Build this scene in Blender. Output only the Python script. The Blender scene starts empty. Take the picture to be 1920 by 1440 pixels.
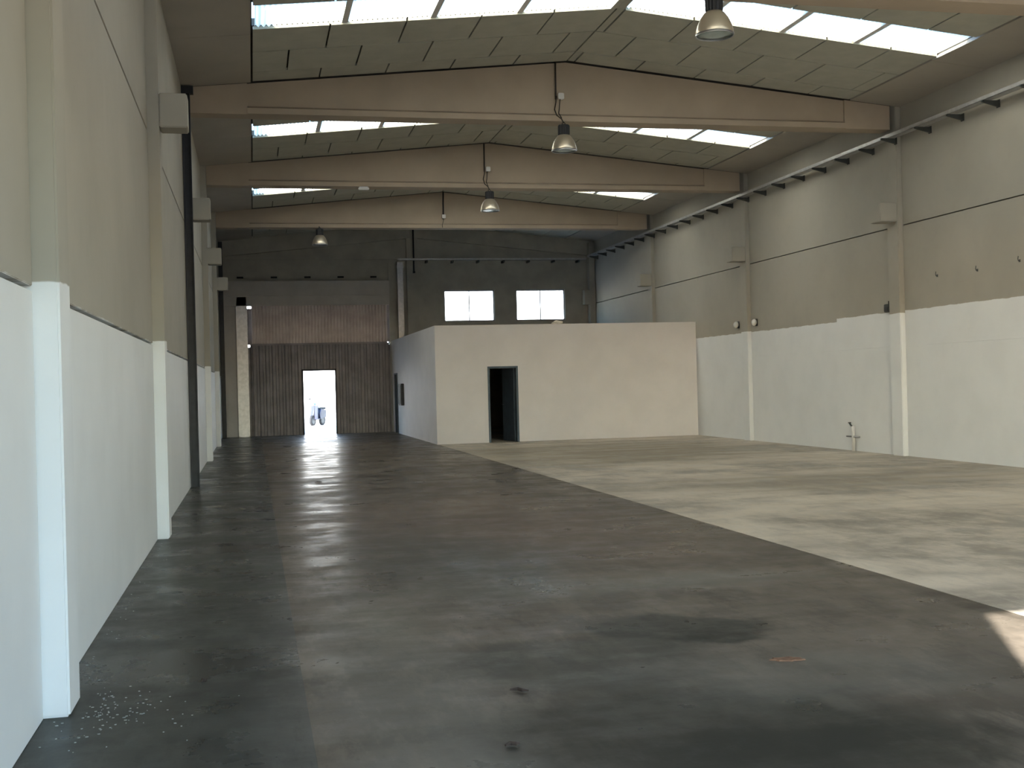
import bpy, bmesh, math, random
from mathutils import Vector, Matrix
R = random.Random(7)
sc = bpy.context.scene
COL = sc.collection

# ------------------------------------------------------------------ camera
F_PX, YAW, PITCH, ROLL, CAM_H = 2191.6, 0.2184, -0.0004, 0.0258, 1.6
cd = bpy.data.cameras.new('camera'); cd.sensor_width = 36.0; cd.sensor_fit = 'HORIZONTAL'
cd.lens = F_PX * 36.0 / 1920.0; cd.clip_start = 0.05; cd.clip_end = 600
cam = bpy.data.objects.new('camera', cd); COL.objects.link(cam)
cam.matrix_world = Matrix.Translation((0, 0, CAM_H)) @ (Matrix.Rotation(-YAW, 4, 'Z') @ Matrix.Rotation(math.pi / 2 + PITCH, 4, 'X') @ Matrix.Rotation(-ROLL, 4, 'Z'))
sc.camera = cam

# ------------------------------------------------------------------ sky, sun, exposure
SUN_EL = math.radians(25.0)
SUN_HEAD = Vector((0.453, 0.891, 0)).normalized()
w = bpy.data.worlds.new('sky'); sc.world = w; w.use_nodes = True
wn = w.node_tree; wn.nodes.clear()
wo = wn.nodes.new('ShaderNodeOutputWorld'); wb = wn.nodes.new('ShaderNodeBackground'); ws = wn.nodes.new('ShaderNodeTexSky')
ws.sky_type = 'NISHITA'; ws.sun_disc = False; ws.sun_elevation = SUN_EL
ws.sun_rotation = math.atan2(-SUN_HEAD.x, -SUN_HEAD.y)
ws.air_density = 1.3; ws.dust_density = 0.4; ws.ozone_density = 4.0
wb.inputs['Strength'].default_value = 2.2
wn.links.new(ws.outputs[0], wb.inputs[0]); wn.links.new(wb.outputs[0], wo.inputs[0])
sl = bpy.data.lights.new('sun_offscreen', 'SUN'); sl.energy = 55.0; sl.angle = 0.009; sl.color = (1.0, 0.985, 0.96)
sun = bpy.data.objects.new('sun_offscreen', sl); COL.objects.link(sun)
sd = Vector((SUN_HEAD.x * math.cos(SUN_EL), SUN_HEAD.y * math.cos(SUN_EL), -math.sin(SUN_EL)))
sun.rotation_euler = sd.to_track_quat('-Z', 'Y').to_euler(); sun.location = (-10, -20, 14)
vs = sc.view_settings
vs.view_transform = 'Standard'; vs.look = 'None'; vs.gamma = 1.0; vs.use_curve_mapping = False
vs.exposure = -0.25

# ------------------------------------------------------------------ dimensions (metres)
XL, XR = -1.05, 12.34            # inner wall faces
PIL, PIR = -0.925, 12.24         # inner pillar faces
Y0, S = 6.151, 7.1264            # first pillar in view, bay length
YF, YB = -0.8, 41.45             # front and back wall
XA, ZA, SLOPE = 5.70, 7.413, 0.0985   # ridge
XGL, XGR = 0.12, 11.277          # where the gutters end
ZBEAM = 6.317
def roof_z(x): return ZA - SLOPE * abs(x - XA)
PY = [Y0 + S * k for k in range(-1, 5)]      # pillar lines
XJ = 4.87                        # floor joint
XO, YO, HO = 4.84, 31.31, 3.22   # office corner and height

# ------------------------------------------------------------------ material helpers
class NT:
    def __init__(s, name):
        s.m = bpy.data.materials.new(name); s.m.use_nodes = True
        s.t = s.m.node_tree; s.p = s.t.nodes['Principled BSDF']; s.out = s.t.nodes['Material Output']
    def n(s, typ, **kw):
        nd = s.t.nodes.new(typ)
        for k, v in kw.items(): setattr(nd, k, v)
        return nd
    def l(s, a, b): s.t.links.new(a, b)
    def val(s, sock, v):
        if isinstance(v, (int, float)): sock.default_value = v
        elif isinstance(v, tuple): sock.default_value = v if len(v) == 4 or len(sock.default_value) == 3 else (*v, 1)
        else: s.l(v, sock)
    def pos(s): return s.n('ShaderNodeNewGeometry').outputs['Position']
    def math(s, op, a, b=0.0, c=None, clamp=False):
        nd = s.n('ShaderNodeMath', operation=op, use_clamp=clamp)
        s.val(nd.inputs[0], a); s.val(nd.inputs[1], b)
        if c is not None: s.val(nd.inputs[2], c)
        return nd.outputs[0]
    def mapr(s, v, a, b, c=0.0, d=1.0, smooth=True):
        nd = s.n('ShaderNodeMapRange', interpolation_type='SMOOTHSTEP' if smooth else 'LINEAR')
        s.val(nd.inputs[0], v)
        for i, x in enumerate((a, b, c, d)): s.val(nd.inputs[i + 1], x)
        return nd.outputs[0]
    def noise(s, scale, vec=None, detail=4.0, rough=0.55, stretch=None):
        nd = s.n('ShaderNodeTexNoise'); nd.inputs['Scale'].default_value = scale
        nd.inputs['Detail'].default_value = detail; nd.inputs['Roughness'].default_value = rough
        v = vec if vec is not None else s.pos()
        if stretch:
            mp = s.n('ShaderNodeMapping'); mp.inputs['Scale'].default_value = stretch; s.l(v, mp.inputs[0]); v = mp.outputs[0]
        s.l(v, nd.inputs['Vector']); return nd.outputs['Fac']
    def mix(s, f, a, b, blend='MIX'):
        nd = s.n('ShaderNodeMix', data_type='RGBA', blend_type=blend)
        s.val(nd.inputs[0], f); s.val(nd.inputs[6], a); s.val(nd.inputs[7], b)
        return nd.outputs[2]
    def bump(s, h, strength=0.2, dist=0.01):
        nd = s.n('ShaderNodeBump'); nd.inputs['Strength'].default_value = strength; nd.inputs['Distance'].default_value = dist
        s.l(h, nd.inputs['Height']); s.l(nd.outputs[0], s.p.inputs['Normal'])
    def set(s, color=None, rough=None, metal=None, spec=None):
        if color is not None: s.val(s.p.inputs['Base Color'], color)
        if rough is not None: s.val(s.p.inputs['Roughness'], rough)
        if metal is not None: s.val(s.p.inputs['Metallic'], metal)
        if spec is not None: s.val(s.p.inputs['Specular IOR Level'], spec)
        return s.m

def simple(name, color, rough=0.6, metal=0.0, var=0.12, scale=6.0, spec=0.4):
    t = NT(name); n = t.noise(scale)
    c = t.mix(t.mapr(n, 0.3, 0.7), tuple(x * (1 - var) for x in color), tuple(min(1, x * (1 + var)) for x in color))
    return t.set(c, rough, metal, spec)

def wall_mat(name, base, white, height, step=None, spec=0.3):
    """bare concrete above, white paint below `height`, with a hand-painted edge"""
    t = NT(name); p = t.pos(); sx = t.n('ShaderNodeSeparateXYZ'); t.l(p, sx.inputs[0])
    big = t.noise(0.5); mid = t.noise(5.0); fine = t.noise(60.0)
    c = t.mix(t.mapr(big, 0.3, 0.7), tuple(x * 0.93 for x in base), tuple(x * 1.05 for x in base))
    c = t.mix(t.math('MULTIPLY', t.mapr(mid, 0.5, 0.75), 0.10), c, tuple(x * 0.75 for x in base))
    wcol = t.mix(t.mapr(t.noise(1.3), 0.35, 0.7), white, tuple(x * 0.955 for x in white))
    h = height
    if step: h = t.math('ADD', t.math('MULTIPLY', t.math('LESS_THAN', sx.outputs['Y'], step[0]), step[1]), height)
    edge = t.math('ADD', h, t.math('MULTIPLY', t.math('SUBTRACT', t.noise(3.0), 0.5), 0.05))
    f = t.mapr(t.math('SUBTRACT', edge, sx.outputs['Z']), -0.006, 0.006)
    t.bump(t.math('ADD', mid, t.math('MULTIPLY', fine, 0.5)), 0.12, 0.004)
    return t.set(t.mix(f, c, wcol), t.mapr(f, 0, 1, 0.8, 0.55), 0.0, spec)

WHITE = (0.80, 0.81, 0.80)
CONCRETE = (0.395, 0.37, 0.31)
M = {}
M['wall_left'] = wall_mat('left_wall_concrete', CONCRETE, WHITE, 2.145)
M['pillar_left'] = wall_mat('left_pillar_concrete', CONCRETE, WHITE, 2.17)
M['wall_right'] = wall_mat('right_wall_concrete', CONCRETE, WHITE, 2.745, (23.1, 0.07))
M['pillar_right'] = wall_mat('right_pillar_concrete', CONCRETE, WHITE, 2.765)
M['office'] = simple('office_white_paint', (0.82, 0.785, 0.765), 0.6, 0, 0.03, 1.2)
M['wall_end'] = simple('end_wall_concrete', CONCRETE, 0.8, 0, 0.10, 1.5)
M['beam'] = simple('beam_concrete', (0.42, 0.34, 0.255), 0.75, 0, 0.06, 1.0)
M['gutter'] = simple('gutter_concrete', (0.40, 0.365, 0.31), 0.7, 0, 0.05, 1.0)
M['tile'] = simple('ceiling_board', (0.46, 0.45, 0.38), 0.85, 0, 0.05, 3.0)
M['deck'] = simple('roof_deck', (0.10, 0.095, 0.08), 0.9)
M['black'] = simple('black_painted_metal', (0.02, 0.02, 0.022), 0.5, 0.2)
M['upright'] = simple('dark_steel', (0.045, 0.047, 0.05), 0.5, 0.3)
M['galv'] = simple('galvanised_steel', (0.42, 0.42, 0.43), 0.38, 0.85, 0.1, 9.0)
M['tray'] = simple('tray_steel', (0.50, 0.50, 0.49), 0.4, 0.45, 0.1, 9.0)
M['bracket'] = simple('bracket_steel', (0.075, 0.08, 0.075), 0.6, 0.4)
M['plastic'] = simple('white_plastic', (0.72, 0.70, 0.66), 0.4, 0, 0.02)
M['cable'] = simple('dark_cable', (0.035, 0.028, 0.022), 0.6)
M['gate'] = simple('gate_sheet', (0.38, 0.335, 0.32), 0.38, 0.35, 0.12, 2.0)
M['gate_low'] = simple('gate_sheet_lower', (0.22, 0.20, 0.20), 0.5, 0.3, 0.15, 2.0)
M['gate_frame'] = simple('gate_header_paint', (0.50, 0.47, 0.43), 0.55, 0.1, 0.06, 2.0)
M['door_frame'] = simple('blue_grey_door_frame', (0.10, 0.135, 0.165), 0.5, 0.1)
M['door_leaf'] = simple('blue_grey_door_leaf', (0.06, 0.078, 0.10), 0.5, 0.1)
M['alu'] = simple('window_aluminium', (0.33, 0.34, 0.36), 0.4, 0.6)
M['rag'] = simple('pale_cloth', (0.70, 0.62, 0.50), 0.9)
M['scrap'] = simple('orange_brown_scrap', (0.17, 0.09, 0.05), 0.8, 0, 0.25, 20)
M['twig'] = simple('dark_wood_scrap', (0.045, 0.03, 0.022), 0.9, 0, 0.3, 20)
M['flake'] = simple('white_paint_flake', (0.34, 0.36, 0.34), 0.8)
M['bike'] = simple('dark_blue_paint', (0.010, 0.013, 0.03), 0.5, 0.0)
M['tyre'] = simple('black_rubber', (0.010, 0.010, 0.011), 0.8)
M['ground'] = simple('pale_outdoor_concrete', (0.55, 0.53, 0.49), 0.9, 0, 0.08, 0.4)
M['asphalt'] = simple('grey_asphalt', (0.105, 0.112, 0.12), 0.9, 0, 0.12, 2.0)
M['facade'] = simple('bounce_facade_paint', (0.78, 0.76, 0.72), 0.85, 0, 0.04, 0.5)  # paint of the added facade that reflects sunlight indoors
M['front'] = simple('front_wall_concrete', (0.5, 0.48, 0.43), 0.85)

def skylight_material():
    # translucent sheet that only passes the sun and sky above it
    t = NT('translucent_skylight'); t.t.nodes.remove(t.p)
    tr = t.n('ShaderNodeBsdfTranslucent')
    t.l(t.mix(t.mapr(t.noise(0.9), 0.3, 0.7), (0.86, 0.765, 0.575), (0.89, 0.80, 0.615)), tr.inputs[0])
    t.l(tr.outputs[0], t.out.inputs[0])
    return t.m
M['skylight'] = skylight_material()

def glass_material(name, tint, f=0.92):
    t = NT(name); t.t.nodes.remove(t.p)
    tr = t.n('ShaderNodeBsdfTransparent'); tr.inputs[0].default_value = (*tint, 1)
    gl = t.n('ShaderNodeBsdfGlossy'); gl.inputs['Roughness'].default_value = 0.03
    mx = t.n('ShaderNodeMixShader'); mx.inputs[0].default_value = 1 - f
    t.l(tr.outputs[0], mx.inputs[1]); t.l(gl.outputs[0], mx.inputs[2]); t.l(mx.outputs[0], t.out.inputs[0])
    return t.m
M['glass'] = glass_material('window_glass', (0.93, 0.95, 0.97))
M['lens'] = simple('lamp_glass', (0.30, 0.36, 0.34), 0.12, 0.2)
def reflector_mat():
    t = NT('spun_aluminium'); return t.set((0.66, 0.58, 0.45), 0.33, 0.7)
M['reflector'] = reflector_mat()

def floor_mat(name, base, stains, rough_lo, rough_hi, dirt=0.5, spec=0.075, wearamt=0.75):
    t = NT(name); p = t.pos()
    n1 = t.noise(0.35, detail=5); n2 = t.noise(1.6, detail=6, rough=0.65); n3 = t.noise(9.0, detail=6, rough=0.7); n4 = t.noise(70.0, detail=3)
    streak = t.noise(1.2, stretch=(0.25, 1.0, 1.0), detail=5, rough=0.6)
    dark = tuple(x * 0.55 for x in base); lite = tuple(min(1, x * 1.4) for x in base)
    c = t.mix(t.mapr(n2, 0.40, 0.62), dark, base)
    c = t.mix(t.math('MULTIPLY', t.mapr(n1, 0.45, 0.60), 0.7), c, lite)
    c = t.mix(t.math('MULTIPLY', t.mapr(streak, 0.50, 0.64), dirt), c, dark)
    wear = t.noise(2.6, stretch=(1.0, 0.32, 1.0), detail=7, rough=0.68)      # traffic wear, drawn out along the hall
    scuff = t.noise(9.0, stretch=(1.0, 0.30, 1.0), detail=6, rough=0.7)
    c = t.mix(t.math('MULTIPLY', t.mapr(wear, 0.50, 0.62), wearamt), c, lite)
    c = t.mix(t.math('MULTIPLY', t.mapr(wear, 0.36, 0.46, 1.0, 0.0), wearamt), c, dark)
    c = t.mix(t.math('MULTIPLY', t.mapr(scuff, 0.52, 0.64), 0.6 * wearamt), c, lite)
    c = t.mix(t.math('MULTIPLY', t.mapr(scuff, 0.36, 0.46, 1.0, 0.0), 0.7 * wearamt), c, dark)
    c = t.mix(t.math('MULTIPLY', t.mapr(n4, 0.55, 0.8), 0.25), c, dark)
    # stains that were spilled or swept on this slab, each with its own outline
    wob = t.n('ShaderNodeTexNoise'); wob.inputs['Scale'].default_value = 1.7; wob.inputs['Detail'].default_value = 5; t.l(p, wob.inputs['Vector'])
    off = t.n('ShaderNodeVectorMath', operation='MULTIPLY_ADD'); t.l(wob.outputs['Color'], off.inputs[0])
    off.inputs[1].default_value = (0.9, 0.9, 0); t.l(p, off.inputs[2])
    for (x, y, rx, ry, col, amt, soft) in stains:
        s = t.n('ShaderNodeVectorMath', operation='SUBTRACT'); t.l(off.outputs[0], s.inputs[0]); s.inputs[1].default_value = (x + 0.45, y + 0.45, 0)
        m = t.n('ShaderNodeVectorMath', operation='MULTIPLY'); t.l(s.outputs[0], m.inputs[0]); m.inputs[1].default_value = (1 / rx, 1 / ry, 0)
        ln = t.n('ShaderNodeVectorMath', operation='LENGTH'); t.l(m.outputs[0], ln.inputs[0])
        f = t.math('MULTIPLY', t.mapr(ln.outputs['Value'], 1.0 - soft, 1.0 + soft, 1.0, 0.0), amt)
        c = t.mix(f, c, col)
    t.bump(t.math('ADD', n3, t.math('MULTIPLY', n4, 0.6)), 0.10, 0.004)
    return t.set(c, t.mapr(t.math('ADD', t.math('MULTIPLY', n2, 0.6), t.math('MULTIPLY', streak, 0.4)), 0.40, 0.60, rough_lo, rough_hi), 0.0, spec)
DK, LT, RD, DG = (0.018, 0.020, 0.015), (0.19, 0.185, 0.155), (0.125, 0.085, 0.062), (0.045, 0.048, 0.040)
M['floor_mid'] = floor_mat('worn_floor_concrete', (0.108, 0.089, 0.068), [
    (2.62, 7.15, 0.62, 0.42, DK, 0.85, 0.16), (1.9, 5.0, 1.0, 0.85, DK, 0.75, 0.3), (2.4, 4.6, 0.8, 0.5, DK, 0.6, 0.3), (1.85, 6.4, 0.75, 0.6, DG, 0.65, 0.3),
    (0.72, 6.3, 0.42, 2.6, LT, 0.35, 0.5), (2.5, 8.9, 1.3, 0.35, LT, 0.3, 0.5), (3.6, 8.7, 0.8, 0.3, LT, 0.3, 0.5), (3.0, 5.7, 0.9, 0.5, LT, 0.25, 0.5),
    (2.4, 14.5, 1.6, 3.5, RD, 0.45, 0.6), (1.6, 10.5, 0.8, 2.2, DG, 0.5, 0.6), (3.4, 11.5, 0.9, 2.0, RD, 0.25, 0.6), (1.6, 17.0, 1.2, 1.0, DG, 0.3, 0.6)], 0.27, 0.50)
M['floor_edge'] = floor_mat('grimy_floor_concrete', (0.064, 0.064, 0.056), [
    (-0.3, 10.0, 0.8, 1.4, DG, 0.5, 0.6), (0.0, 6.75, 0.16, 0.14, DK, 0.8, 0.4), (-0.5, 6.0, 0.7, 0.8, DG, 0.4, 0.6), (-0.2, 8.0, 0.6, 0.5, DG, 0.4, 0.5)], 0.24, 0.42)
M['floor_right'] = floor_mat('pale_floor_concrete', (0.46, 0.405, 0.325), [
    (9.0, 16.5, 4.0, 1.5, (0.26, 0.225, 0.17), 0.5, 0.5), (7.5, 25.5, 3.5, 4.0, (0.23, 0.195, 0.135), 0.7, 0.5)], 0.35, 0.55, 0.3, wearamt=0.3)

# ------------------------------------------------------------------ mesh helpers
def link(name, bm_or_me, mat, parent=None, smooth=False):
    if isinstance(bm_or_me, bmesh.types.BMesh):
        me = bpy.data.meshes.new(name); bm_or_me.normal_update(); bm_or_me.to_mesh(me); bm_or_me.free()
    else: me = bm_or_me
    if mat is not None and not me.materials: me.materials.append(M[mat] if isinstance(mat, str) else mat)
    if smooth:
        for p in me.polygons: p.use_smooth = True
    o = bpy.data.objects.new(name, me); COL.objects.link(o)
    if parent is not None: o.parent = parent; o.matrix_parent_inverse = parent.matrix_world.inverted() if False else Matrix.Identity(4)
    return o
def add_box(bm, lo, hi, bevel=0.0):
    r = bmesh.ops.create_cube(bm, size=1.0)
    lo, hi = Vector(lo), Vector(hi)
    for v in r['verts']: v.co = Vector(((lo[i] + hi[i]) / 2 + v.co[i] * (hi[i] - lo[i]) for i in range(3)))
    if bevel:
        es = list({e for v in r['verts'] for e in v.link_edges})
        bmesh.ops.bevel(bm, geom=es, offset=bevel, segments=2, affect='EDGES', clamp_overlap=True)
def box(name, lo, hi, mat, parent=None, bevel=0.0):
    bm = bmesh.new(); add_box(bm, lo, hi, bevel); return link(name, bm, mat, parent)
def boxes(name, lst, mat, parent=None, bevel=0.0):
    bm = bmesh.new()
    for lo, hi in lst: add_box(bm, lo, hi, bevel)
    return link(name, bm, mat, parent)
def add_hull(bm, pts_a, pts_b):
    """prism between two polygons with the same vertex count"""
    a = [bm.verts.new(p) for p in pts_a]; b = [bm.verts.new(p) for p in pts_b]; n = len(a)
    bm.faces.new(a[::-1]); bm.faces.new(b)
    for i in range(n): bm.faces.new((a[i], a[(i + 1) % n], b[(i + 1) % n], b[i]))
    bmesh.ops.recalc_face_normals(bm, faces=bm.faces[:])
def add_tube(bm, path, r, seg=8):
    path = [Vector(p) for p in path]; rings = []
    for i, p in enumerate(path):
        d = (path[min(i + 1, len(path) - 1)] - path[max(i - 1, 0)]).normalized()
        u = d.orthogonal().normalized() if i == 0 else (u - d * u.dot(d)).normalized()
        v = d.cross(u); rr = r[i] if isinstance(r, (list, tuple)) else r
        rings.append([bm.verts.new(p + (u * math.cos(2 * math.pi * k / seg) + v * math.sin(2 * math.pi * k / seg)) * rr) for k in range(seg)])
    for a, b in zip(rings, rings[1:]):
        for k in range(seg): bm.faces.new((a[k], a[(k + 1) % seg], b[(k + 1) % seg], b[k]))
    bm.faces.new(rings[0][::-1]); bm.faces.new(rings[-1])
def tube(name, path, r, mat, parent=None, seg=8):
    bm = bmesh.new(); add_tube(bm, path, r, seg); return link(name, bm, mat, parent, True)
def lathe(name, prof, mat, parent=None, seg=28, ribs=0, centre=(0, 0, 0), caps=False):
    bm = bmesh.new(); rings = []
    for (r, z) in prof:
        ring = []
        for k in range(seg):
            a = 2 * math.pi * k / seg; rr = r * (0.93 if ribs and k % 2 else 1.0)
            ring.append(bm.verts.new((centre[0] + rr * math.cos(a), centre[1] + rr * math.sin(a), centre[2] + z)))
        rings.append(ring)
    for a, b in zip(rings, rings[1:]):
        for k in range(seg): bm.faces.new((a[k], a[(k + 1) % seg], b[(k + 1) % seg], b[k]))
    if caps: bm.faces.new(rings[0][::-1]); bm.faces.new(rings[-1])
    bmesh.ops.recalc_face_normals(bm, faces=bm.faces[:])
    return link(name, bm, mat, parent, not ribs)
def empty(name, loc=(0, 0, 0)):
    o = bpy.data.objects.new(name, None); o.empty_display_size = 0.2; COL.objects.link(o); o.location = loc; return o
def tag(o, label, cat, group=None):
    o['label'] = label; o['category'] = cat
    if group: o['group'] = group
    return o
def structure(o, label=None):
    o['kind'] = 'structure'
    if label: o['label'] = label
    return o
def copy_tree(o, parent=None):
    c = o.copy(); COL.objects.link(c)
    if parent is not None: c.parent = parent
    for ch in [x for x in bpy.data.objects if x.parent == o]: copy_tree(ch, c)
    return c

# ================================================================== FLOOR
fl = structure(box('floor', (XL - 0.3, YF - 0.3, -0.35), (XR + 0.3, YB + 0.3, -0.03), 'deck'), 'worn concrete hall floor in long slabs')
for x0, x1, m, lb in ((XL - 0.3, 0.2293, 'floor_edge', 'grimy dark concrete strip along the wall'), (0.2298, XJ - 0.004, 'floor_mid', 'stained grey brown concrete slab'), (XJ + 0.006, XR + 0.3, 'floor_right', 'paler concrete slab')):
    o = box('floor_slab', (x0, YF - 0.3, -0.05), (x1, YB + 0.3, 0.0), m, fl); o['label'] = lb
structure(box('floor_outside', (-140, -140, -0.6), (150, 190, -0.36), 'asphalt'), 'grey asphalt yard outside the hall')
structure(box('floor_apron', (-25, YB + 0.3, -0.36), (40, 95, -0.02), 'ground'), 'pale concrete apron outside the far gate')
structure(box('floor_forecourt', (-25, -60, -0.36), (40, YF - 0.3, -0.02), 'asphalt'), 'grey asphalt forecourt outside the open front')

# facade added across the yard to bounce sunlight into the hall
wo2 = structure(box('wall_added_bounce', (-30, 74.0, -0.36), (45, 74.4, 9.5), 'facade'), 'added pale facade across the yard that bounces sunlight into the hall')
for k in range(9): box('bounce_panel', (-29.5 + 8.2 * k, 73.93, 0.4), (-21.6 + 8.2 * k, 74.02, 9.2), 'facade', wo2)
box('bounce_parapet', (-30.2, 73.85, 9.4), (45.2, 74.5, 9.75), 'gate_frame', wo2)

# ================================================================== WALLS
ZT = 6.75
def side_wall(name, side, mat):
    xin, out = (XL, -1) if side == 'L' else (XR, 1)
    def xr(a, b): return (min(a, b), max(a, b))
    x0, x1 = xr(xin + out * 0.10, xin + out * 0.25)
    wl = structure(box(name, (x0, YF - 0.2, 0), (x1, YB + 0.2, 8.0), 'deck'))
    edges = [YF] + [v for y in PY for v in (y - 0.006, y + 0.36)] + [YB - 0.30]
    edges = edges[2:] if edges[0] > edges[1] - 0.05 else edges
    if edges[0] != YF: pass
    ys = []
    ylist = [p for p in PY if p > YF + 0.3]
    starts = [YF] + [p + 0.356 for p in ylist]; ends = [p - 0.008 for p in ylist] + [YB]
    for ya, yb in zip(starts, ends):
        low = ((0.0, 2.118), (2.142, 4.452)) if side == 'L' else ((0.0, 2.1295), (2.1315, 4.452))
        for k, (za, zb) in enumerate(low + ((4.474, 6.80),)):
            jut = (R.uniform(-0.004, 0.004) - (0.006 if k == 0 else 0.0)) if side == 'L' else 0.0
            xa, xb = xr(xin - out * 0.0 + out * jut * 0 , xin + out * 0.11)
            if side == 'L': xa += jut
            else: xb -= 0; xa -= jut
            box('wall_panel', (xa, ya, za), (xb, yb, zb), mat, wl, 0.004 if side == 'L' else 0.001)
    return wl
structure(side_wall('wall_left', 'L', 'wall_left'), 'concrete panel wall painted white up to its lower joint')
structure(side_wall('wall_right', 'R', 'wall_right'), 'concrete panel wall painted white below, carrying the cable tray')

# pillars with corbels
PL = {'L': ['concrete pillar with paint flakes at its foot', 'concrete pillar with a block corbel, next after the one with flakes', 'concrete pillar hidden behind the tall dark steel upright', 'concrete pillar with a corbel, first past the dark upright', 'concrete pillar with a corbel, last before the gate'],
      'R': ['concrete pillar under the cable tray beside the open front', 'concrete pillar under the cable tray, one bay in from the front', 'concrete pillar with a small dark socket box at the paint line', 'concrete pillar standing between two round white wall lights', 'concrete pillar rising behind the white office roof']}
def pillar(side, y, corb=True):
    o = empty('wall_pillar', (XL if side == 'L' else XR, y, 0))
    if side == 'L':
        box('shaft', (-0.10, 0, 0), (PIL - XL, 0.35, ZT + 0.06), 'pillar_left', o, 0.012)
        if corb: box('corbel', (PIL - XL, 0.0, 4.50), (PIL - XL + 0.30, 0.34, 4.875), 'pillar_left', o, 0.012)
        tag(o, PL['L'][PY.index(y) - 1], 'pillar', 'pillars opposite the cable tray')
    else:
        box('shaft', (PIR - XR, 0, 0), (0.10, 0.40, ZT + 0.06), 'pillar_right', o, 0.012)
        if corb: box('corbel', (PIR - XR - 0.36, 0.02, 4.54), (PIR - XR, 0.40, 4.90), 'pillar_right', o, 0.012)
        tag(o, PL['R'][PY.index(y) - 1], 'pillar', 'pillars under the cable tray')
    return o
for y in PY[1:]:
    pillar('L', y); pillar('R', y)
# corner posts at the far end
o = empty('corner_post', (XR, YB - 0.375, HO - 0.135)); box('shaft', (-0.22, 0, 0), (-0.005, 0.34, ZT - 0.06 - HO + 0.135), 'wall_end', o, 0.01)
box('corbel', (-0.42, 0.0, 4.42 - HO + 0.135), (-0.22, 0.30, 4.95 - HO + 0.135), 'wall_end', o, 0.01)
tag(o, 'dark corner post with a block corbel beside the far windows', 'pillar')

# ------------------------------------------------------------------ back wall with gate opening and two windows
GX0, GX1, GZ = -0.12, 4.76, 4.56
W = [(6.78, 8.63, 3.88, 5.01), (9.43, 11.27, 3.88, 5.01)]
OT = 0.15
lst = []
yb0, yb1 = YB, YB + OT
def bw(x0, x1, z0, z1): lst.append(((x0, yb0, z0), (x1, yb1, z1)))
wb_ = structure(box('wall_back', (XL - 0.25, YB + 0.02, 6.10), (XR + 0.25, yb1, 8.0), 'wall_end'), 'dim concrete end wall with a gate and two windows')
pieces = [(XL - 0.25, GX0, 0, 6.10), (GX0, GX1, GZ, 6.10), (GX1, W[0][0], 0, 6.10), (W[0][0], W[0][1], 0, W[0][2]), (W[0][0], W[0][1], W[0][3], 6.10),
          (W[0][1], W[1][0], 0, 6.10), (W[1][0], W[1][1], 0, W[1][2]), (W[1][0], W[1][1], W[1][3], 6.10), (W[1][1], XR + 0.25, 0, 6.10)]
for x0, x1, z0, z1 in pieces: box('wall_panel', (x0, yb0, z0), (x1, yb1, z1), 'wall_end', wb_)
box('wall_panel', (XL, YB - 0.015, 6.125), (XR, YB + 0.03, 6.30), 'wall_end', wb_)
# dark lifting sockets above the gate header
for k in range(5):
    x = -0.33 + 1.15 * k
    box('lifting_socket', (x - 0.11, YB - 0.03, 5.47), (x + 0.11, YB + 0.01, 5.53), 'black', wb_)
# gable beam following the roof slope
g = structure(empty('trim_1', (0, YB, 0)), 'sloping concrete gable beam under the roof')
for xa, xb in ((XL, XA), (XA, XR)):
    bm = bmesh.new()
    za, zb = roof_z(xa), roof_z(xb)
    q = [(xa, za - 0.54), (xb, zb - 0.54), (xb, zb + 0.1), (xa, za + 0.1)]
    add_hull(bm, [(x, -0.14, z) for x, z in q], [(x, 0.05, z) for x, z in q]); link('gable_beam', bm, 'wall_end', g)
box('gable_post', (5.45, -0.12, HO + 0.02), (5.86, 0.02, 6.9), 'wall_end', g, 0.01)
g2 = structure(box('trim_2', (4.80, YB - 0.10, 0), (5.02, YB + 0.02, 5.95), 'wall_end'), 'dark post between the gate and the office')

# windows
for i, (x0, x1, z0, z1) in enumerate(W):
    o = structure(empty('window_%d' % (i + 1), ((x0 + x1) / 2, YB + 0.05, z0)), 'two-pane sliding window above the office')
    hw, h = (x1 - x0) / 2, z1 - z0
    boxes('window_frame', [((-hw, 0, 0), (-hw + 0.045, 0.06, h)), ((hw - 0.045, 0, 0), (hw, 0.06, h)), ((-hw, 0, 0), (hw, 0.06, 0.045)), ((-hw, 0, h - 0.045), (hw, 0.06, h))], 'alu', o)
    box('mullion', (-0.018, 0.01, 0.04), (0.018, 0.05, h - 0.04), 'alu', o)
    for s in (-1, 1):
        xs = sorted((s * 0.015, s * (hw - 0.04)))
        box('pane', (xs[0], 0.026, 0.04), (xs[1], 0.032, h - 0.04), 'glass', o)
    box('window_sill', (-hw - 0.03, -0.08, -0.035), (hw + 0.03, 0.0, 0.0), 'wall_end', o)

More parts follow.
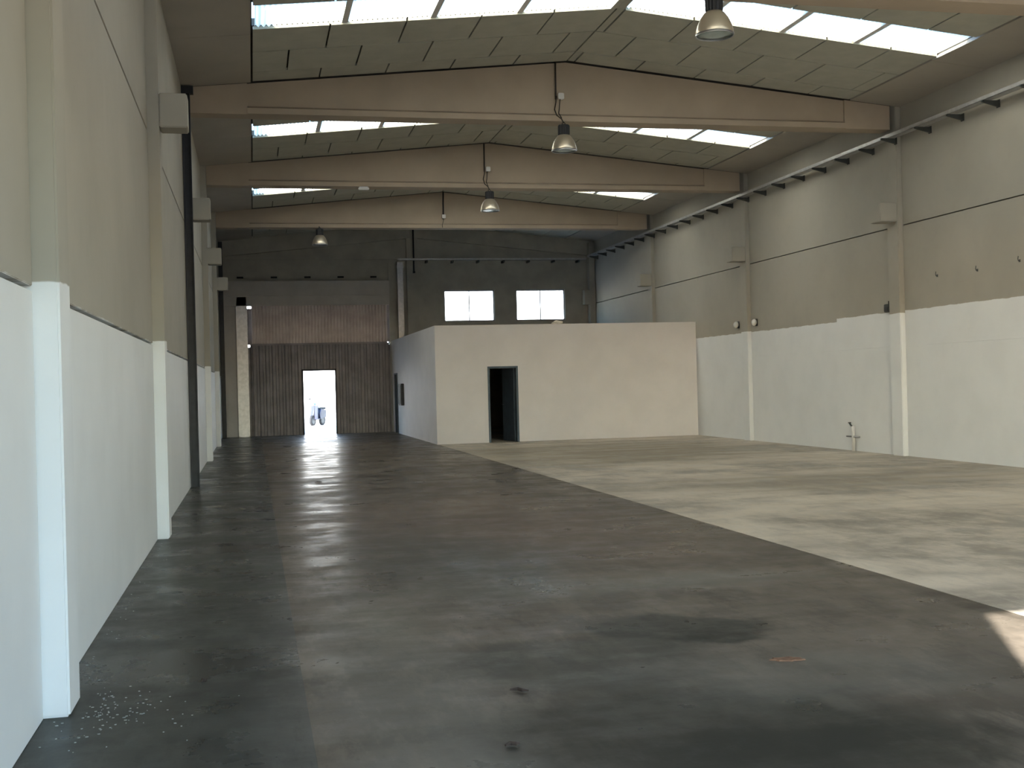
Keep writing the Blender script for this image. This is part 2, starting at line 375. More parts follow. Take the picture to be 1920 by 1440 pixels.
# ------------------------------------------------------------------ gate in the back wall
def corrugated(name, x0, x1, z0, z1, mat, parent, pitch=0.17, amp=0.022, holes=None):
    """trapezoidal vertical ribs, real depth, optional door hole"""
    bm = bmesh.new(); n = int((x1 - x0) / pitch)
    prof = []; p = (x1 - x0) / n
    for i in range(n):
        a = x0 + i * p
        prof += [(a, 0.0), (a + 0.30 * p, 0.0), (a + 0.45 * p, -amp), (a + 0.85 * p, -amp)]
    prof.append((x1, 0.0))
    def strip(pts, za, zb):
        f = [(bm.verts.new((x, y, za)), bm.verts.new((x, y, zb))) for x, y in pts]
        k = [(bm.verts.new((x, y + 0.015, za)), bm.verts.new((x, y + 0.015, zb))) for x, y in pts]
        for i in range(len(f) - 1):
            bm.faces.new((f[i][0], f[i + 1][0], f[i + 1][1], f[i][1])); bm.faces.new((k[i + 1][0], k[i][0], k[i][1], k[i + 1][1]))
            bm.faces.new((f[i][1], f[i + 1][1], k[i + 1][1], k[i][1])); bm.faces.new((k[i][0], k[i + 1][0], f[i + 1][0], f[i][0]))
        for i in (0, -1): bm.faces.new((f[i][0], f[i][1], k[i][1], k[i][0]))
    if holes:
        hx0, hx1, hz = holes
        L = [q for q in prof if q[0] < hx0] + [(hx0, 0.0)]; C = [(hx0, 0.0)] + [q for q in prof if hx0 < q[0] < hx1] + [(hx1, 0.0)]; Rr = [(hx1, 0.0)] + [q for q in prof if q[0] > hx1]
        strip(L, z0, z1); strip(C, hz, z1); strip(Rr, z0, z1)
    else: strip(prof, z0, z1)
    bmesh.ops.recalc_face_normals(bm, faces=bm.faces[:])
    return link(name, bm, mat, parent)
gt = structure(empty('door_1', (2.3, YB - 0.06, 0)), 'large corrugated metal gate with an open pedestrian doorway')
ox = 2.3
corrugated('lower_leaf', -0.05 - ox, 4.75 - ox, 0.0, 3.17, 'gate_low', gt, 0.21, 0.022, (1.74 - ox, 2.83 - ox, 2.22))
u = corrugated('upper_leaf', 0.02 - ox, 4.70 - ox, 3.20, 4.50, 'gate', gt, 0.11, 0.024); u.location.y = -0.07
box('header', (-0.95 - ox, -0.14, 4.50), (4.80 - ox, 0.02, 5.36), 'gate_frame', gt, 0.012)
box('header_rail', (-0.95 - ox, -0.17, 4.84), (4.80 - ox, -0.14, 4.90), 'gate_frame', gt)
box('side_panel', (-1.03 - ox, -0.06, 0.0), (-0.52 - ox, 0.03, 4.50), 'gate_frame', gt, 0.01)
for x0, x1, z0, z1 in ((-0.14, -0.02, 0.0, 3.08), (-0.14, 0.06, 3.17, 4.42), (4.70, 4.79, 0.0, 3.10), (4.68, 4.79, 3.20, 4.52)):
    box('jamb', (x0 - ox, 0.0, z0), (x1 - ox, 0.05, z1), 'gate_low', gt)
box('meeting_rail', (-0.05 - ox, -0.03, 3.14), (4.70 - ox, 0.01, 3.32), 'gate_low', gt)
for x0, x1, z0, z1 in ((1.68, 1.74, 0.0, 2.28), (2.83, 2.88, 0.0, 2.28), (1.68, 2.88, 2.22, 2.28)):
    box('doorway_frame', (x0 - ox, -0.035, z0), (x1 - ox, 0.03, z1), 'black', gt)
o = empty('gate_post', (-0.31, YB - 0.14, 0)); tag(o, 'shiny galvanised steel post beside the corrugated gate', 'post')
boxes('casing', [((-0.19, -0.06, 0.0), (0.19, 0.05, 4.84))], 'galv', o, 0.03)
box('cap', (-0.2, -0.07, 4.84), (0.2, 0.05, 4.88), 'black', o)
o = tag(boxes('steel_upright', [((XL + 0.01, YB - 0.32, 0), (XL + 0.15, YB - 0.30, 6.7)), ((XL + 0.01, YB - 0.30, 0), (XL + 0.03, YB - 0.2, 6.7)), ((XL + 0.13, YB - 0.30, 0), (XL + 0.15, YB - 0.2, 6.7))], 'upright'), 'dark steel upright in the corner by the corrugated gate', 'upright')

# ------------------------------------------------------------------ front wall behind the camera, large open doorway
FX0, FX1, FZ = 0.67, 7.4, 4.13
wf = structure(box('wall_front', (XL - 0.25, YF - 0.25, FZ), (XR + 0.25, YF, 8.0), 'front'), 'front wall with a wide open doorway')
box('wall_panel', (XL - 0.25, YF - 0.25, 0), (FX0, YF, FZ), 'front', wf); box('wall_panel', (FX1, YF - 0.25, 0), (XR + 0.25, YF, FZ), 'front', wf)

# ================================================================== ROOF BEAMS
for i, y in enumerate(PY[1:]):
    xa, xb = PIL + 0.01, PIR - 0.09
    b = empty('roof_beam', (XA, y, ZBEAM)); tag(b, ['concrete roof beam close to the open front', 'concrete roof beam in front of the brightest skylights', 'concrete roof beam with a lamp on a looped cable at its apex', 'concrete roof beam with a small white emergency light under it', 'concrete roof beam with a lampless junction box at its apex'][i], 'beam', 'roof beams')
    bm = bmesh.new()
    def prof(x):
        zt = roof_z(x) - ZBEAM - 0.005
        # (y, z) outline of an I-shaped section, lower flange proud of the web
        return [(x - XA, 0.0, 0.0), (x - XA, 0.42, 0.0), (x - XA, 0.42, 0.10), (x - XA, 0.31, 0.16), (x - XA, 0.31, zt), (x - XA, 0.10, zt), (x - XA, 0.10, 0.15), (x - XA, 0.0, 0.10)]
    xs = [xa + 0.95, XA, xb - 0.95]
    rings = [[bm.verts.new(p) for p in prof(x)] for x in xs]
    for a, c in zip(rings, rings[1:]):
        for k in range(8): bm.faces.new((a[k], a[(k + 1) % 8], c[(k + 1) % 8], c[k]))
    bm.faces.new(rings[0]); bm.faces.new(rings[-1][::-1])
    bmesh.ops.recalc_face_normals(bm, faces=bm.faces[:])
    link('web', bm, 'beam', b)
    for x0, x1 in ((xa, xa + 0.95), (xb - 0.95, xb)):
        bm = bmesh.new()
        q0 = [(x0 - XA, 0.0), (x1 - XA, 0.0), (x1 - XA, roof_z(x1) - ZBEAM - 0.005), (x0 - XA, roof_z(x0) - ZBEAM - 0.005)]
        add_hull(bm, [(x, 0.05, z) for x, z in q0], [(x, 0.40, z) for x, z in q0]); link('end_block', bm, 'beam', b)

# ================================================================== CEILING
SKY = [(8.87, 9.93), (16.38, 17.43), (23.88, 24.95), (31.38, 32.42)]   # skylight strips along the hall; first is unseen, added to light the near walls
ce = structure(empty('ceiling', (0, 0, 0)), 'low pitched ceiling of staggered boards between beams')
def slope_box(name, x0, x1, y0, y1, dz0, dz1, mat, parent):
    bm = bmesh.new()
    q = [(x0, roof_z(x0) + dz0), (x1, roof_z(x1) + dz0), (x1, roof_z(x1) + dz1), (x0, roof_z(x0) + dz1)]
    add_hull(bm, [(x, y0, z) for x, z in q], [(x, y1, z) for x, z in q]); return link(name, bm, mat, parent)
# roof deck over the boards, open over the skylights
ys = [YF - 0.25] + [v for a, b in SKY for v in (a, b)] + [YB + 0.25]
for ya, yb in zip(ys[0::2], ys[1::2]):
    slope_box('roof_deck', XL - 0.25, XA, ya, yb, 0.05, 0.16, 'deck', ce); slope_box('roof_deck', XA, XR + 0.25, ya, yb, 0.05, 0.16, 'deck', ce)
for a, b in SKY:
    for x0, x1 in ((XL - 0.25, XGL), (XA - 0.10, XA), (XA, XA + 0.12), (XGR, XR + 0.25)): slope_box('roof_deck', x0, x1, a, b, 0.05, 0.16, 'deck', ce)
    for x0, x1 in ((XA - 0.10, XA), (XA, XA + 0.12)): slope_box('ridge_cover', x0, x1, a, b, 0.0, 0.05, 'tile', ce)
    for x0, x1 in ((XGL - 0.10, XGL - 0.02), (XGR + 0.02, XGR + 0.10)): slope_box('shading_upstand', x0, x1, a - 0.1, b + 0.1, 0.15, 0.42, 'deck', ce)  # unseen upstands, added to shade the edges of the skylight sheets
# gutter soffits along both walls, one run per bay
bays = list(zip([YF] + [y + 0.42 for y in PY[1:]], [y for y in PY[1:]] + [YB]))
for ya, yb in bays:
    ym = (ya + yb) / 2 + 0.6
    for a, b in ((ya, ym - 0.004), (ym + 0.004, yb)):
        slope_box('gutter_soffit', XL - 0.05, XGL - 0.02, a, b, -0.012, 0.05, 'gutter', ce); slope_box('gutter_soffit', XGR + 0.02, XR + 0.05, a, b, -0.012, 0.05, 'gutter', ce)
# boards: rows of about 1.2 m counted from each skylight, joints staggered by half a board
cache = {}
def board(x0, x1, y0, y1):
    if x1 - x0 < 0.05 or y1 - y0 < 0.05: return
    s = 1 if x0 < XA - 0.01 else -1
    key = (round(x1 - x0, 3), round(y1 - y0, 3), s)
    if key not in cache:
        bm = bmesh.new(); wdt, d = key[0], key[1]
        q = [(0, 0), (wdt, s * SLOPE * wdt), (wdt, s * SLOPE * wdt + 0.045), (0, 0.045)]
        add_hull(bm, [(x, 0, z) for x, z in q], [(x, d, z) for x, z in q])
        me = bpy.data.meshes.new('ceiling_board'); bm.to_mesh(me); bm.free(); me.materials.append(M['tile']); cache[key] = me
    o = link('ceiling_board', cache[key], None, ce); o.location = (x0, y0, roof_z(x0) + R.uniform(-0.003, 0.003))
GAP = 0.014
rowi = 0
for bi, (ya, yb) in enumerate(bays):
    cuts = {ya, yb}
    sk = [s for s in SKY if s[0] > ya and s[1] < yb]
    if sk:
        a, b = sk[0]; y = a
        cuts |= {a, b}
        y = a - 1.2
        while y > ya + 0.15: cuts.add(y); y -= 1.2
        y = b + 1.19
        while y < yb - 0.15: cuts.add(y); y += 1.19
        ref = b
    else:
        y = ya + 1.2; ref = ya
        while y < yb - 0.15: cuts.add(y); y += 1.2
    cuts = sorted(cuts)
    for y0, y1 in zip(cuts, cuts[1:]):
        if sk and abs(y0 - sk[0][0]) < 1e-6: continue
        k = int(round((y0 - ref) / 1.195))
        off = 1.26 if k % 2 == 0 else 0.69
        js = [XGL, XA, XGR]
        x = off
        while x < XGR - 0.1:
            if x > XGL + 0.1: js.append(x)
            x += 1.145
        js = sorted(js)
        for x0, x1 in zip(js, js[1:]): board(x0 + GAP, x1 - GAP, y0 + GAP, y1 - GAP)

# skylights: corrugated translucent sheets between purlins
PUR = {'L': [1.47, 2.80, 4.14], 'R': [7.15, 8.48, 9.78]}
def sheet(name, x0, x1, y0, y1, parent):
    bm = bmesh.new(); pitch = 0.075; n = max(4, int((x1 - x0) / pitch) * 4)
    top = []
    for i in range(n + 1):
        x = x0 + (x1 - x0) * i / n
        z = roof_z(x) + 0.040 + 0.017 * math.sin(2 * math.pi * (x - x0) / pitch)
        top.append([bm.verts.new((x, y, z)) for y in (y0, y1)])
    for a, b in zip(top, top[1:]): bm.faces.new((a[0], a[1], b[1], b[0]))
    return link(name, bm, 'skylight', parent, True)
wnum = 2
where = ['added out of view by the open front', 'behind the largest lamp', 'two bays before the gate', 'nearest the gate']
for i, (a, b) in enumerate(SKY):
    for sd_, x0, x1 in (('L', XGL + 0.04, XA - 0.12), ('R', XA + 0.14, XGR - 0.04)):
        wnum += 1
        o = structure(empty('window_%d%s' % (wnum, '_offscreen' if i == 0 else ''), (0, 0, 0)), 'bright corrugated skylight %s, on the slope %s the cable tray' % (where[i], 'above' if sd_ == 'R' else 'away from'))
        xs = [x0] + PUR[sd_] + [x1]
        for p, q in zip(xs, xs[1:]): sheet('sheet', p + (0 if p == x0 else 0.02), q - (0 if q == x1 else 0.02), a - 0.03, b + 0.05, o)
        for x in PUR[sd_]:
            slope_box('crossbar', x - 0.045, x + 0.045, a, b, 0.016, 0.07, 'plastic', o)

# ================================================================== OFFICE BOX
T = 0.12
DX0, DX1, DZ = 6.27, 7.12, 2.08
wf_ = structure(box('wall_office_front', (DX1, YO, 0), (XR, YO + T, HO), 'office'), 'white office partition facing the hall')
box('wall_section', (XO, YO, 0), (DX0, YO + T, HO), 'office', wf_); box('wall_section', (DX0, YO, DZ), (DX1, YO + T, HO), 'office', wf_)
SY0, SY1 = 39.80, 40.62
ws_ = structure(box('wall_office_side', (XO, YO + T, 0), (XO + T, SY0, HO), 'office'), 'white office partition facing the gate lane')
box('wall_section', (XO, SY1, 0), (XO + T, YB, HO), 'office', ws_); box('wall_section', (XO, SY0, 2.06), (XO + T, SY1, HO), 'office', ws_)
structure(box('ceiling_office', (XO + T, YO + T, HO - 0.30), (XR, YB, HO - 0.14), 'wall_end'), 'flat roof of the office')
d = structure(empty('door_2', ((DX0 + DX1) / 2, YO, 0)), 'dark doorway with blue grey frame in the white office front')
hw = (DX1 - DX0) / 2
for lo, hi in (((-hw, -0.02, 0), (-hw + 0.055, T + 0.02, DZ)), ((hw - 0.055, -0.02, 0), (hw, T + 0.02, DZ)), ((-hw + 0.055, -0.02, DZ - 0.055), (hw - 0.055, T + 0.02, DZ))): box('door_frame', lo, hi, 'door_frame', d, 0.004)
leaf = box('door_leaf', (-0.04, 0, 0.01), (0.0, 0.72, DZ - 0.06), 'door_leaf', d, 0.004); leaf.location = (hw - 0.06, T + 0.03, 0); leaf.rotation_euler = (0, 0, math.radians(14))
hb = bmesh.new(); add_tube(hb, [(-0.05, 0.66, 1.02), (-0.09, 0.66, 1.02), (-0.09, 0.55, 1.02)], 0.01, 6); link('handle', hb, 'galv', leaf)
d = structure(empty('door_3', (XO, (SY0 + SY1) / 2, 0)), 'dark doorway in the office side facing the gate lane')
hw = (SY1 - SY0) / 2
for lo, hi in (((-0.02, -hw, 0), (T + 0.02, -hw + 0.05, 2.06)), ((-0.02, hw - 0.05, 0), (T + 0.02, hw, 2.06)), ((-0.02, -hw + 0.05, 2.01), (T + 0.02, hw - 0.05, 2.06))): box('door_frame', lo, hi, 'door_frame', d)
box('door_leaf', (0.03, -hw + 0.05, 0.01), (0.07, hw - 0.05, 2.01), 'black', d)
o = empty('switch_box', (XO, 38.52, 1.33)); tag(o, 'dark grey electrical box on the white office side wall', 'electrical box')
box('housing', (-0.10, -0.34, -0.36), (0, 0.34, 0.36), 'upright', o, 0.01); box('cover', (-0.115, -0.29, -0.31), (-0.10, 0.29, 0.31), 'bracket', o, 0.004)

# rag lying on top of the office wall
bm = bmesh.new(); bmesh.ops.create_icosphere(bm, subdivisions=3, radius=1)
for v in bm.verts:
    n = 1 + 0.22 * math.sin(5 * v.co.x + 2.2 * v.co.y) * math.cos(4 * v.co.z + 3 * v.co.y)
    v.co = Vector((v.co.x * 0.15 * n, v.co.y * 0.055 * n, max(-0.02, v.co.z * 0.075 * n)))
o = link('crumpled_rag', bm, 'rag', None, True); o.location = (8.31, YO + 0.06, HO + 0.02)
tag(o, 'small crumpled pale rag on top of the white office wall', 'rag')

# ================================================================== SERVICES
# dark upright channel on the near face of a pillar
o = empty('steel_upright', (XL + 0.06, PY[3] - 0.115, 0)); tag(o, 'tall dark steel upright fixed in front of a wall pillar', 'upright')
box('web', (-0.055, 0.075, 0.0), (0.085, 0.09, 6.73), 'upright', o)
for x in (-0.055, 0.07): box('flange', (x, 0.0, 0.0), (x + 0.015, 0.075, 6.73), 'upright', o)
box('head_plate', (-0.055, -0.02, 6.60), (0.14, 0.09, 6.73), 'black', o)

# cable tray along the right wall
ct = empty('cable_tray', (XR, 0, 6.12)); tag(ct, 'long steel cable tray on bracket arms along the side wall', 'cable tray')
TY0, TY1 = 4.0, YB - 0.40
ti, to_ = -0.30, -0.14
box('tray_base', (ti, TY0, 0.015), (to_, TY1, 0.022), 'tray', ct)
for x in (ti, to_ - 0.006): box('side_rail', (x, TY0, 0.015), (x + 0.006, TY1, 0.085), 'tray', ct)
bmA = bmesh.new()
add_hull(bmA, [(-0.32, -0.02, 0.015), (0.0, -0.02, 0.015), (0.0, -0.02, -0.085), (-0.02, -0.02, -0.085), (-0.32, -0.02, -0.015)], [(-0.32, 0.02, 0.015), (0.0, 0.02, 0.015), (0.0, 0.02, -0.085), (-0.02, 0.02, -0.085), (-0.32, 0.02, -0.015)])
add_box(bmA, (-0.012, -0.045, -0.10), (0.0, 0.045, 0.03))
meA = bpy.data.meshes.new('bracket_arm'); bmA.to_mesh(meA); bmA.free(); meA.materials.append(M['bracket'])
y = 17.36 - 1.013 * 13
while y < YB - 0.5:
    if not any(-0.03 < y - p < 0.43 for p in PY):
        a = link('bracket_arm', meA, None, ct); a.location = (0, y, 0)
    else:
        a = link('bracket_arm', meA, None, ct); a.location = (PIR - XR, y, 0)
    y += 1.013
for k in range(3): tube('cable', [(ti + 0.04 + 0.035 * k, TY0, 0.037), (ti + 0.04 + 0.035 * k, 22, 0.037), (ti + 0.04 + 0.035 * k, TY1, 0.037)], 0.014, 'cable', ct, 6)
# tray across the end wall and drop to the office
ct2 = empty('cable_tray', (0, YB, 6.05)); tag(ct2, 'steel cable tray crossing the end wall above the windows', 'cable tray')
box('tray_base', (5.12, -0.36, 0.0), (12.02, -0.24, 0.008), 'tray', ct2)
for yy in (-0.36, -0.246): box('side_rail', (5.12, yy, 0.0), (12.02, yy + 0.006, 0.07), 'tray', ct2)
for k in range(8):
    x = 6.15 + 0.93 * k
    if x < 12.0: box('bracket_arm', (x - 0.03, -0.37, -0.08), (x + 0.03, -0.0, -0.005), 'bracket', ct2)
o = empty('cable_duct', (5.2, YB - 0.16, 3.10)); tag(o, 'vertical steel cable duct dropping from the tray to the office roof', 'cable duct')
box('duct', (-0.10, -0.06, 0), (0.10, 0.06, 2.90), 'galv', o, 0.008); box('collar', (-0.12, -0.08, 2.70), (0.12, 0.06, 2.80), 'galv', o, 0.006)

# conduit hanging at the gable
o = empty('conduit', (5.70, YB - 0.175, 5.65)); tag(o, 'thin dark conduit running down the gable post', 'conduit')
tube('pipe', [(0, 0, 0), (0, 0, 0.6), (0, 0.0, 1.6)], 0.028, 'black', o); box('end_box', (-0.04, -0.035, -0.04), (0.04, 0.03, 0.03), 'black', o)

# pendant lamps
def lamp(x, y, zrim, beam_y, label, cable_top, jb=True, tilt=0.0):
    o = empty('pendant_lamp', (x, y, zrim)); tag(o, label, 'lamp', 'high bay lamps')
    o.rotation_euler = (tilt, 0, 0)
    lathe('reflector', [(0.222, 0.0), (0.225, 0.012), (0.218, 0.06), (0.198, 0.13), (0.165, 0.20), (0.125, 0.255), (0.095, 0.28), (0.085, 0.285), (0.12, 0.25), (0.158, 0.195), (0.19, 0.125), (0.21, 0.055), (0.215, 0.0), (0.222, 0.0)], 'reflector', o, 36)
    lathe('rim', [(0.228, -0.006), (0.228, 0.014), (0.212, 0.014), (0.212, -0.006), (0.228, -0.006)], 'galv', o, 36)
    lathe('lens', [(0.001, 0.006), (0.12, 0.004), (0.213, 0.006), (0.213, 0.012), (0.001, 0.012)], 'lens', o, 36)
    lathe('housing', [(0.001, 0.28), (0.098, 0.28), (0.105, 0.30), (0.105, 0.44), (0.095, 0.46), (0.001, 0.46)], 'black', o, 36, 1)
    bm = bmesh.new(); add_tube(bm, [(0, 0, 0.455), (0.03, 0, 0.49), (0, 0, 0.525), (-0.03, 0, 0.49), (0, 0, 0.455)], 0.008, 6); link('hook', bm, 'black', o, True)
    yb_ = beam_y - 0.02 - y
    zj = 6.76 - zrim
    if jb:
        tube('cable', [(0, 0, 0.50), (-0.02, 0.05, 0.58), (-0.08, yb_ * 0.6, 0.67), (-0.09, yb_, 0.80), (-0.06, yb_, 0.93), (-0.055, yb_ - 0.0, zj)], 0.011, 'cable', o, 6)
        tube('cable', [(-0.02, 0.05, 0.60), (-0.03, yb_ * 0.8, 0.72), (0.0, yb_, 0.82), (0.02, yb_, zj - 0.02)], 0.009, 'cable', o, 6)
        tube('conduit', [(-0.055, yb_ + 0.03, zj - 0.05), (-0.05, yb_ + 0.03, (zj + cable_top - zrim) / 2), (-0.045, yb_ + 0.03, cable_top - zrim)], 0.016, 'cable', o, 6)
        box('junction_box', (-0.02, yb_ - 0.03, zj - 0.05), (0.09, yb_ + 0.06, zj + 0.06), 'plastic', o, 0.01)
    else:
        tube('cable', [(0, 0, 0.50), (0, 0.02, cable_top - zrim - 0.1), (0, yb_, cable_top - zrim)], 0.010, 'cable', o, 6)
lamp(5.45, 12.98, 5.66, PY[2], 'bell lamp with black ballast hanging before the brightest skylights', roof_z(5.5) - 0.02)
lamp(5.53, 20.12, 5.72, PY[3], 'bell lamp hanging by a looped cable from the beam apex next to a dark upright', roof_z(5.6) - 0.02)
lamp(5.62, 27.25, 5.72, PY[4], 'bell lamp hanging from the apex of the beam that bears a small white box', roof_z(5.6) - 0.02)
lamp(2.02, 34.42, 5.78, PY[5] + 0.02, 'bell lamp hung off-centre from the last beam before the corrugated gate', 6.35, False)
# leftover conduit without a lamp on the last beam
o = empty('junction_box', (5.72, PY[5] - 0.02, 6.66)); tag(o, 'small white junction box under a short dark conduit with no lamp', 'junction box')
box('box', (-0.05, -0.02, -0.05), (0.06, 0.06, 0.06), 'plastic', o, 0.008); tube('conduit', [(0, 0.03, 0.05), (0.0, 0.03, 0.4), (0.01, 0.03, 0.74)], 0.024, 'black', o, 6)
tube('loose_cable', [(0, 0.0, -0.05), (-0.02, -0.01, -0.16), (-0.05, -0.01, -0.26), (-0.04, 0.0, -0.33)], 0.008, 'cable', o, 6)
# emergency light under a beam
o = empty('emergency_light', (2.67, PY[4] + 0.06, ZBEAM)); tag(o, 'small white emergency light fixed under a roof beam', 'light')
box('body', (-0.125, -0.05, -0.075), (0.125, 0.05, -0.015), 'plastic', o, 0.012); box('base_plate', (-0.10, -0.045, -0.015), (0.10, 0.045, 0.0), 'galv', o)

# wall-mounted items on the right wall
for y, lb in ((28.30, 'round white wall light on the office side of a pillar'), (27.18, 'round white wall light on the sunlit side of a pillar')):
    o = empty('wall_light', (XR, y, 2.97)); tag(o, lb, 'light', 'round wall lights')
    bm = bmesh.new(); bmesh.ops.create_uvsphere(bm, u_segments=16, v_segments=10, radius=0.085)
    for v in bm.verts: v.co.x *= 0.75; v.co.x -= 0.075
    link('globe', bm, 'plastic', o, True); box('base', (-0.03, -0.06, -0.09), (0, 0.06, 0.09), 'upright', o, 0.01)
o = empty('wall_socket', (XR, 20.98, 2.92)); tag(o, 'small dark socket box beside a pillar at the paint line', 'socket')
box('body', (-0.06, -0.09, -0.10), (0, 0.09, 0.06), 'bracket', o, 0.01); box('lid', (-0.07, -0.07, -0.08), (-0.06, 0.07, 0.0), 'upright', o, 0.004); tube('cable', [(-0.02, -0.03, 0.05), (-0.02, -0.03, 0.12)], 0.01, 'cable', o, 6)
for y, z, lb in ((19.28, 3.38, 'small dark hook above the paint, closest to the pillar with the socket'), (18.06, 3.36, 'small dark hook above the paint, middle one of three'), (16.91, 3.40, 'small dark hook above the paint, farthest from the socket pillar')):
    o = empty('wall_hook', (XR, y, z)); tag(o, lb, 'hook', 'hooks above the white paint')
    box('plate', (-0.008, -0.018, -0.022), (0, 0.018, 0.022), 'bracket', o); tube('hook', [(-0.005, 0, 0.0), (-0.03, 0, 0.0), (-0.036, 0, 0.03), (-0.028, 0, 0.075)], 0.006, 'bracket', o, 6)
o = empty('water_pipe', (XR, 22.42, 0)); tag(o, 'short white water pipe with a tap standing against the white wall', 'pipe')
tube('pipe', [(-0.05, 0, 0), (-0.05, 0, 0.3), (-0.05, 0, 0.52)], 0.035, 'plastic', o, 10)
tube('branch', [(-0.05, -0.25, 0.30), (-0.05, 0.0, 0.30), (-0.05, 0.28, 0.30)], 0.018, 'galv', o, 8)
tube('tap', [(-0.05, 0.03, 0.50), (-0.06, 0.09, 0.55), (-0.07, 0.11, 0.58)], 0.018, 'bracket', o, 8); box('tap_handle', (-0.09, 0.08, 0.58), (-0.05, 0.14, 0.60), 'bracket', o)

# ================================================================== DEBRIS ON THE FLOOR
def blob_plate(name, loc, rx, ry, h, mat, rot, label, cat, seed):
    rr = random.Random(seed); bm = bmesh.new(); n = 18; ring = []; top = []
    f = [1 + rr.uniform(-0.25, 0.2) for _ in range(n)]
    for k in range(n):
        a = 2 * math.pi * k / n
        ring.append(bm.verts.new((rx * f[k] * math.cos(a), ry * f[k] * math.sin(a), 0.001))); top.append(bm.verts.new((rx * 0.92 * f[k] * math.cos(a), ry * 0.92 * f[k] * math.sin(a), h * rr.uniform(0.5, 1.2))))
    c = bm.verts.new((0, 0, h))
    for k in range(n):
        bm.faces.new((ring[k], ring[(k + 1) % n], top[(k + 1) % n], top[k])); bm.faces.new((top[k], top[(k + 1) % n], c))
    bm.faces.new(ring[::-1])
    o = link(name, bm, mat); o.location = loc; o.rotation_euler = (0, 0, rot); return tag(o, label, cat)
blob_plate('cardboard_scrap', (2.91, 6.12, 0), 0.095, 0.05, 0.008, 'scrap', -0.3, 'flat orange-brown scrap lying on the stained concrete', 'scrap', 3)
for i, (x, y, l, a, lb) in enumerate(((1.31, 5.92, 0.10, -0.5, 'dark splinter on the pale worn floor track'), (1.08, 5.04, 0.07, 0.2, 'short dark splinter beside the darkest floor stain'), (-0.30, 6.65, 0.04, 0.8, 'tiny dark crumb on the grimy strip by the wall'), (1.05, 20.1, 0.13, 0.4, 'dark crumb lying in the reflection of the open doorway'))):
    bm = bmesh.new(); add_tube(bm, [(-l / 2, 0, 0.010), (-l * 0.1, 0.012, 0.012), (l * 0.2, -0.006, 0.012), (l / 2, 0.004, 0.009)], [0.005, 0.010, 0.009, 0.004], 6)
    o = link('wood_splinter', bm, 'twig'); o.location = (x, y, 0); o.rotation_euler = (0, 0, a); tag(o, lb, 'splinter')
bm = bmesh.new()
rr = random.Random(11)
for k in range(170):
    if k < 110: x, y = -0.86 + abs(rr.gauss(0, 0.22)), 5.95 + rr.gauss(0.25, 0.28)
    else: x, y = XL + 0.05 + abs(rr.gauss(0, 0.05)), rr.uniform(5, 14)
    if x < -0.9 and 6.1 < y < 6.55: continue
    r = rr.uniform(0.002, 0.008); a0 = rr.uniform(0, 6.28); n = 5
    base = [(x + r * math.cos(a0 + 2 * math.pi * i / n) * rr.uniform(0.6, 1.2), y + r * math.sin(a0 + 2 * math.pi * i / n) * rr.uniform(0.6, 1.2)) for i in range(n)]
    add_hull(bm, [(p, q, 0.0005) for p, q in base], [(p, q, 0.003) for p, q in base])
o = link('paint_flakes', bm, 'flake'); o['kind'] = 'stuff'; tag(o, 'white paint flakes scattered at the foot of the wall pillar', 'flakes')

# ================================================================== OUTSIDE: scooter in the yard beyond the gate
o = empty('motor_scooter', (2.74, 51.9, -0.02)); tag(o, 'small dark vehicle with a windscreen parked in the glare outside the doorway', 'vehicle')
o.rotation_euler = (0, 0, math.radians(58))
def wheel(x):
    bm = bmesh.new(); n = 24
    ring = [[] for _ in range(4)]
    for k in range(n):
        a = 2 * math.pi * k / n
        for j, (r, yy) in enumerate(((0.15, -0.05), (0.23, -0.04), (0.23, 0.04), (0.15, 0.05))): ring[j].append(bm.verts.new((x + r * math.cos(a), yy, 0.23 + r * math.sin(a))))
    for j in range(4):
        for k in range(n): bm.faces.new((ring[j][k], ring[j][(k + 1) % n], ring[(j + 1) % 4][(k + 1) % n], ring[(j + 1) % 4][k]))
    bmesh.ops.recalc_face_normals(bm, faces=bm.faces[:])
    wo_ = link('wheel', bm, 'tyre', o, True)
    bm = bmesh.new(); add_tube(bm, [(x, -0.045, 0.23), (x, 0.045, 0.23)], 0.15, 16); link('rim', bm, 'upright', wo_)
wheel(-0.42); wheel(0.42)
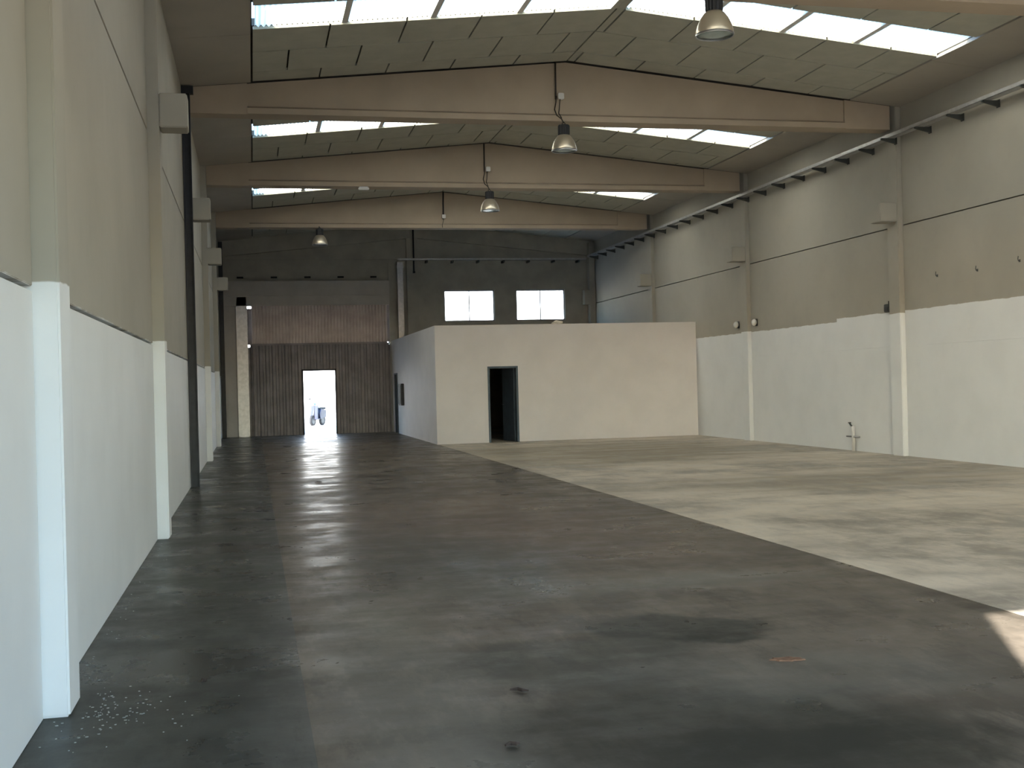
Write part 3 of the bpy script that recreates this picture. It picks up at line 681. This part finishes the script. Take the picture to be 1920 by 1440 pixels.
bm = bmesh.new(); add_hull(bm, [(0.0, -0.16, 0.28), (0.55, -0.14, 0.36), (0.62, -0.12, 0.66), (0.1, -0.17, 0.72), (-0.05, -0.16, 0.5)], [(0.0, 0.16, 0.28), (0.55, 0.14, 0.36), (0.62, 0.12, 0.66), (0.1, 0.17, 0.72), (-0.05, 0.16, 0.5)]); link('body', bm, 'bike', o)
bm = bmesh.new(); add_hull(bm, [(0.08, -0.14, 0.72), (0.58, -0.12, 0.69), (0.56, -0.11, 0.79), (0.12, -0.13, 0.79)], [(0.08, 0.14, 0.72), (0.58, 0.12, 0.69), (0.56, 0.11, 0.79), (0.12, 0.13, 0.79)]); link('seat', bm, 'tyre', o)
box('footboard', (-0.32, -0.15, 0.26), (0.02, 0.15, 0.32), 'bike', o, 0.02)
bm = bmesh.new(); add_hull(bm, [(-0.34, -0.19, 0.28), (-0.28, -0.19, 0.28), (-0.18, -0.15, 0.88), (-0.24, -0.15, 0.88)], [(-0.34, 0.19, 0.28), (-0.28, 0.19, 0.28), (-0.18, 0.15, 0.88), (-0.24, 0.15, 0.88)]); link('leg_shield', bm, 'bike', o)
bm = bmesh.new(); add_tube(bm, [(-0.42, 0, 0.23), (-0.32, 0, 0.55), (-0.2, 0, 0.95)], 0.03, 8); link('fork', bm, 'upright', o, True)
bm = bmesh.new(); add_tube(bm, [(-0.16, -0.32, 0.98), (-0.2, 0, 0.95), (-0.16, 0.32, 0.98)], 0.016, 8); link('handlebar', bm, 'tyre', o, True)
M['screen'] = glass_material('scooter_windscreen', (0.55, 0.80, 0.85))
bm = bmesh.new(); add_hull(bm, [(-0.26, -0.2, 0.92), (-0.255, -0.2, 0.92), (-0.155, -0.17, 1.22), (-0.16, -0.17, 1.22)], [(-0.26, 0.2, 0.92), (-0.255, 0.2, 0.92), (-0.155, 0.17, 1.22), (-0.16, 0.17, 1.22)]); link('windscreen', bm, 'screen', o)
bm = bmesh.new(); add_tube(bm, [(-0.15, 0.25, 0.98), (-0.12, 0.28, 1.15)], 0.008, 6); add_box(bm, (-0.13, 0.23, 1.13), (-0.11, 0.34, 1.21)); link('mirror', bm, 'tyre', o)
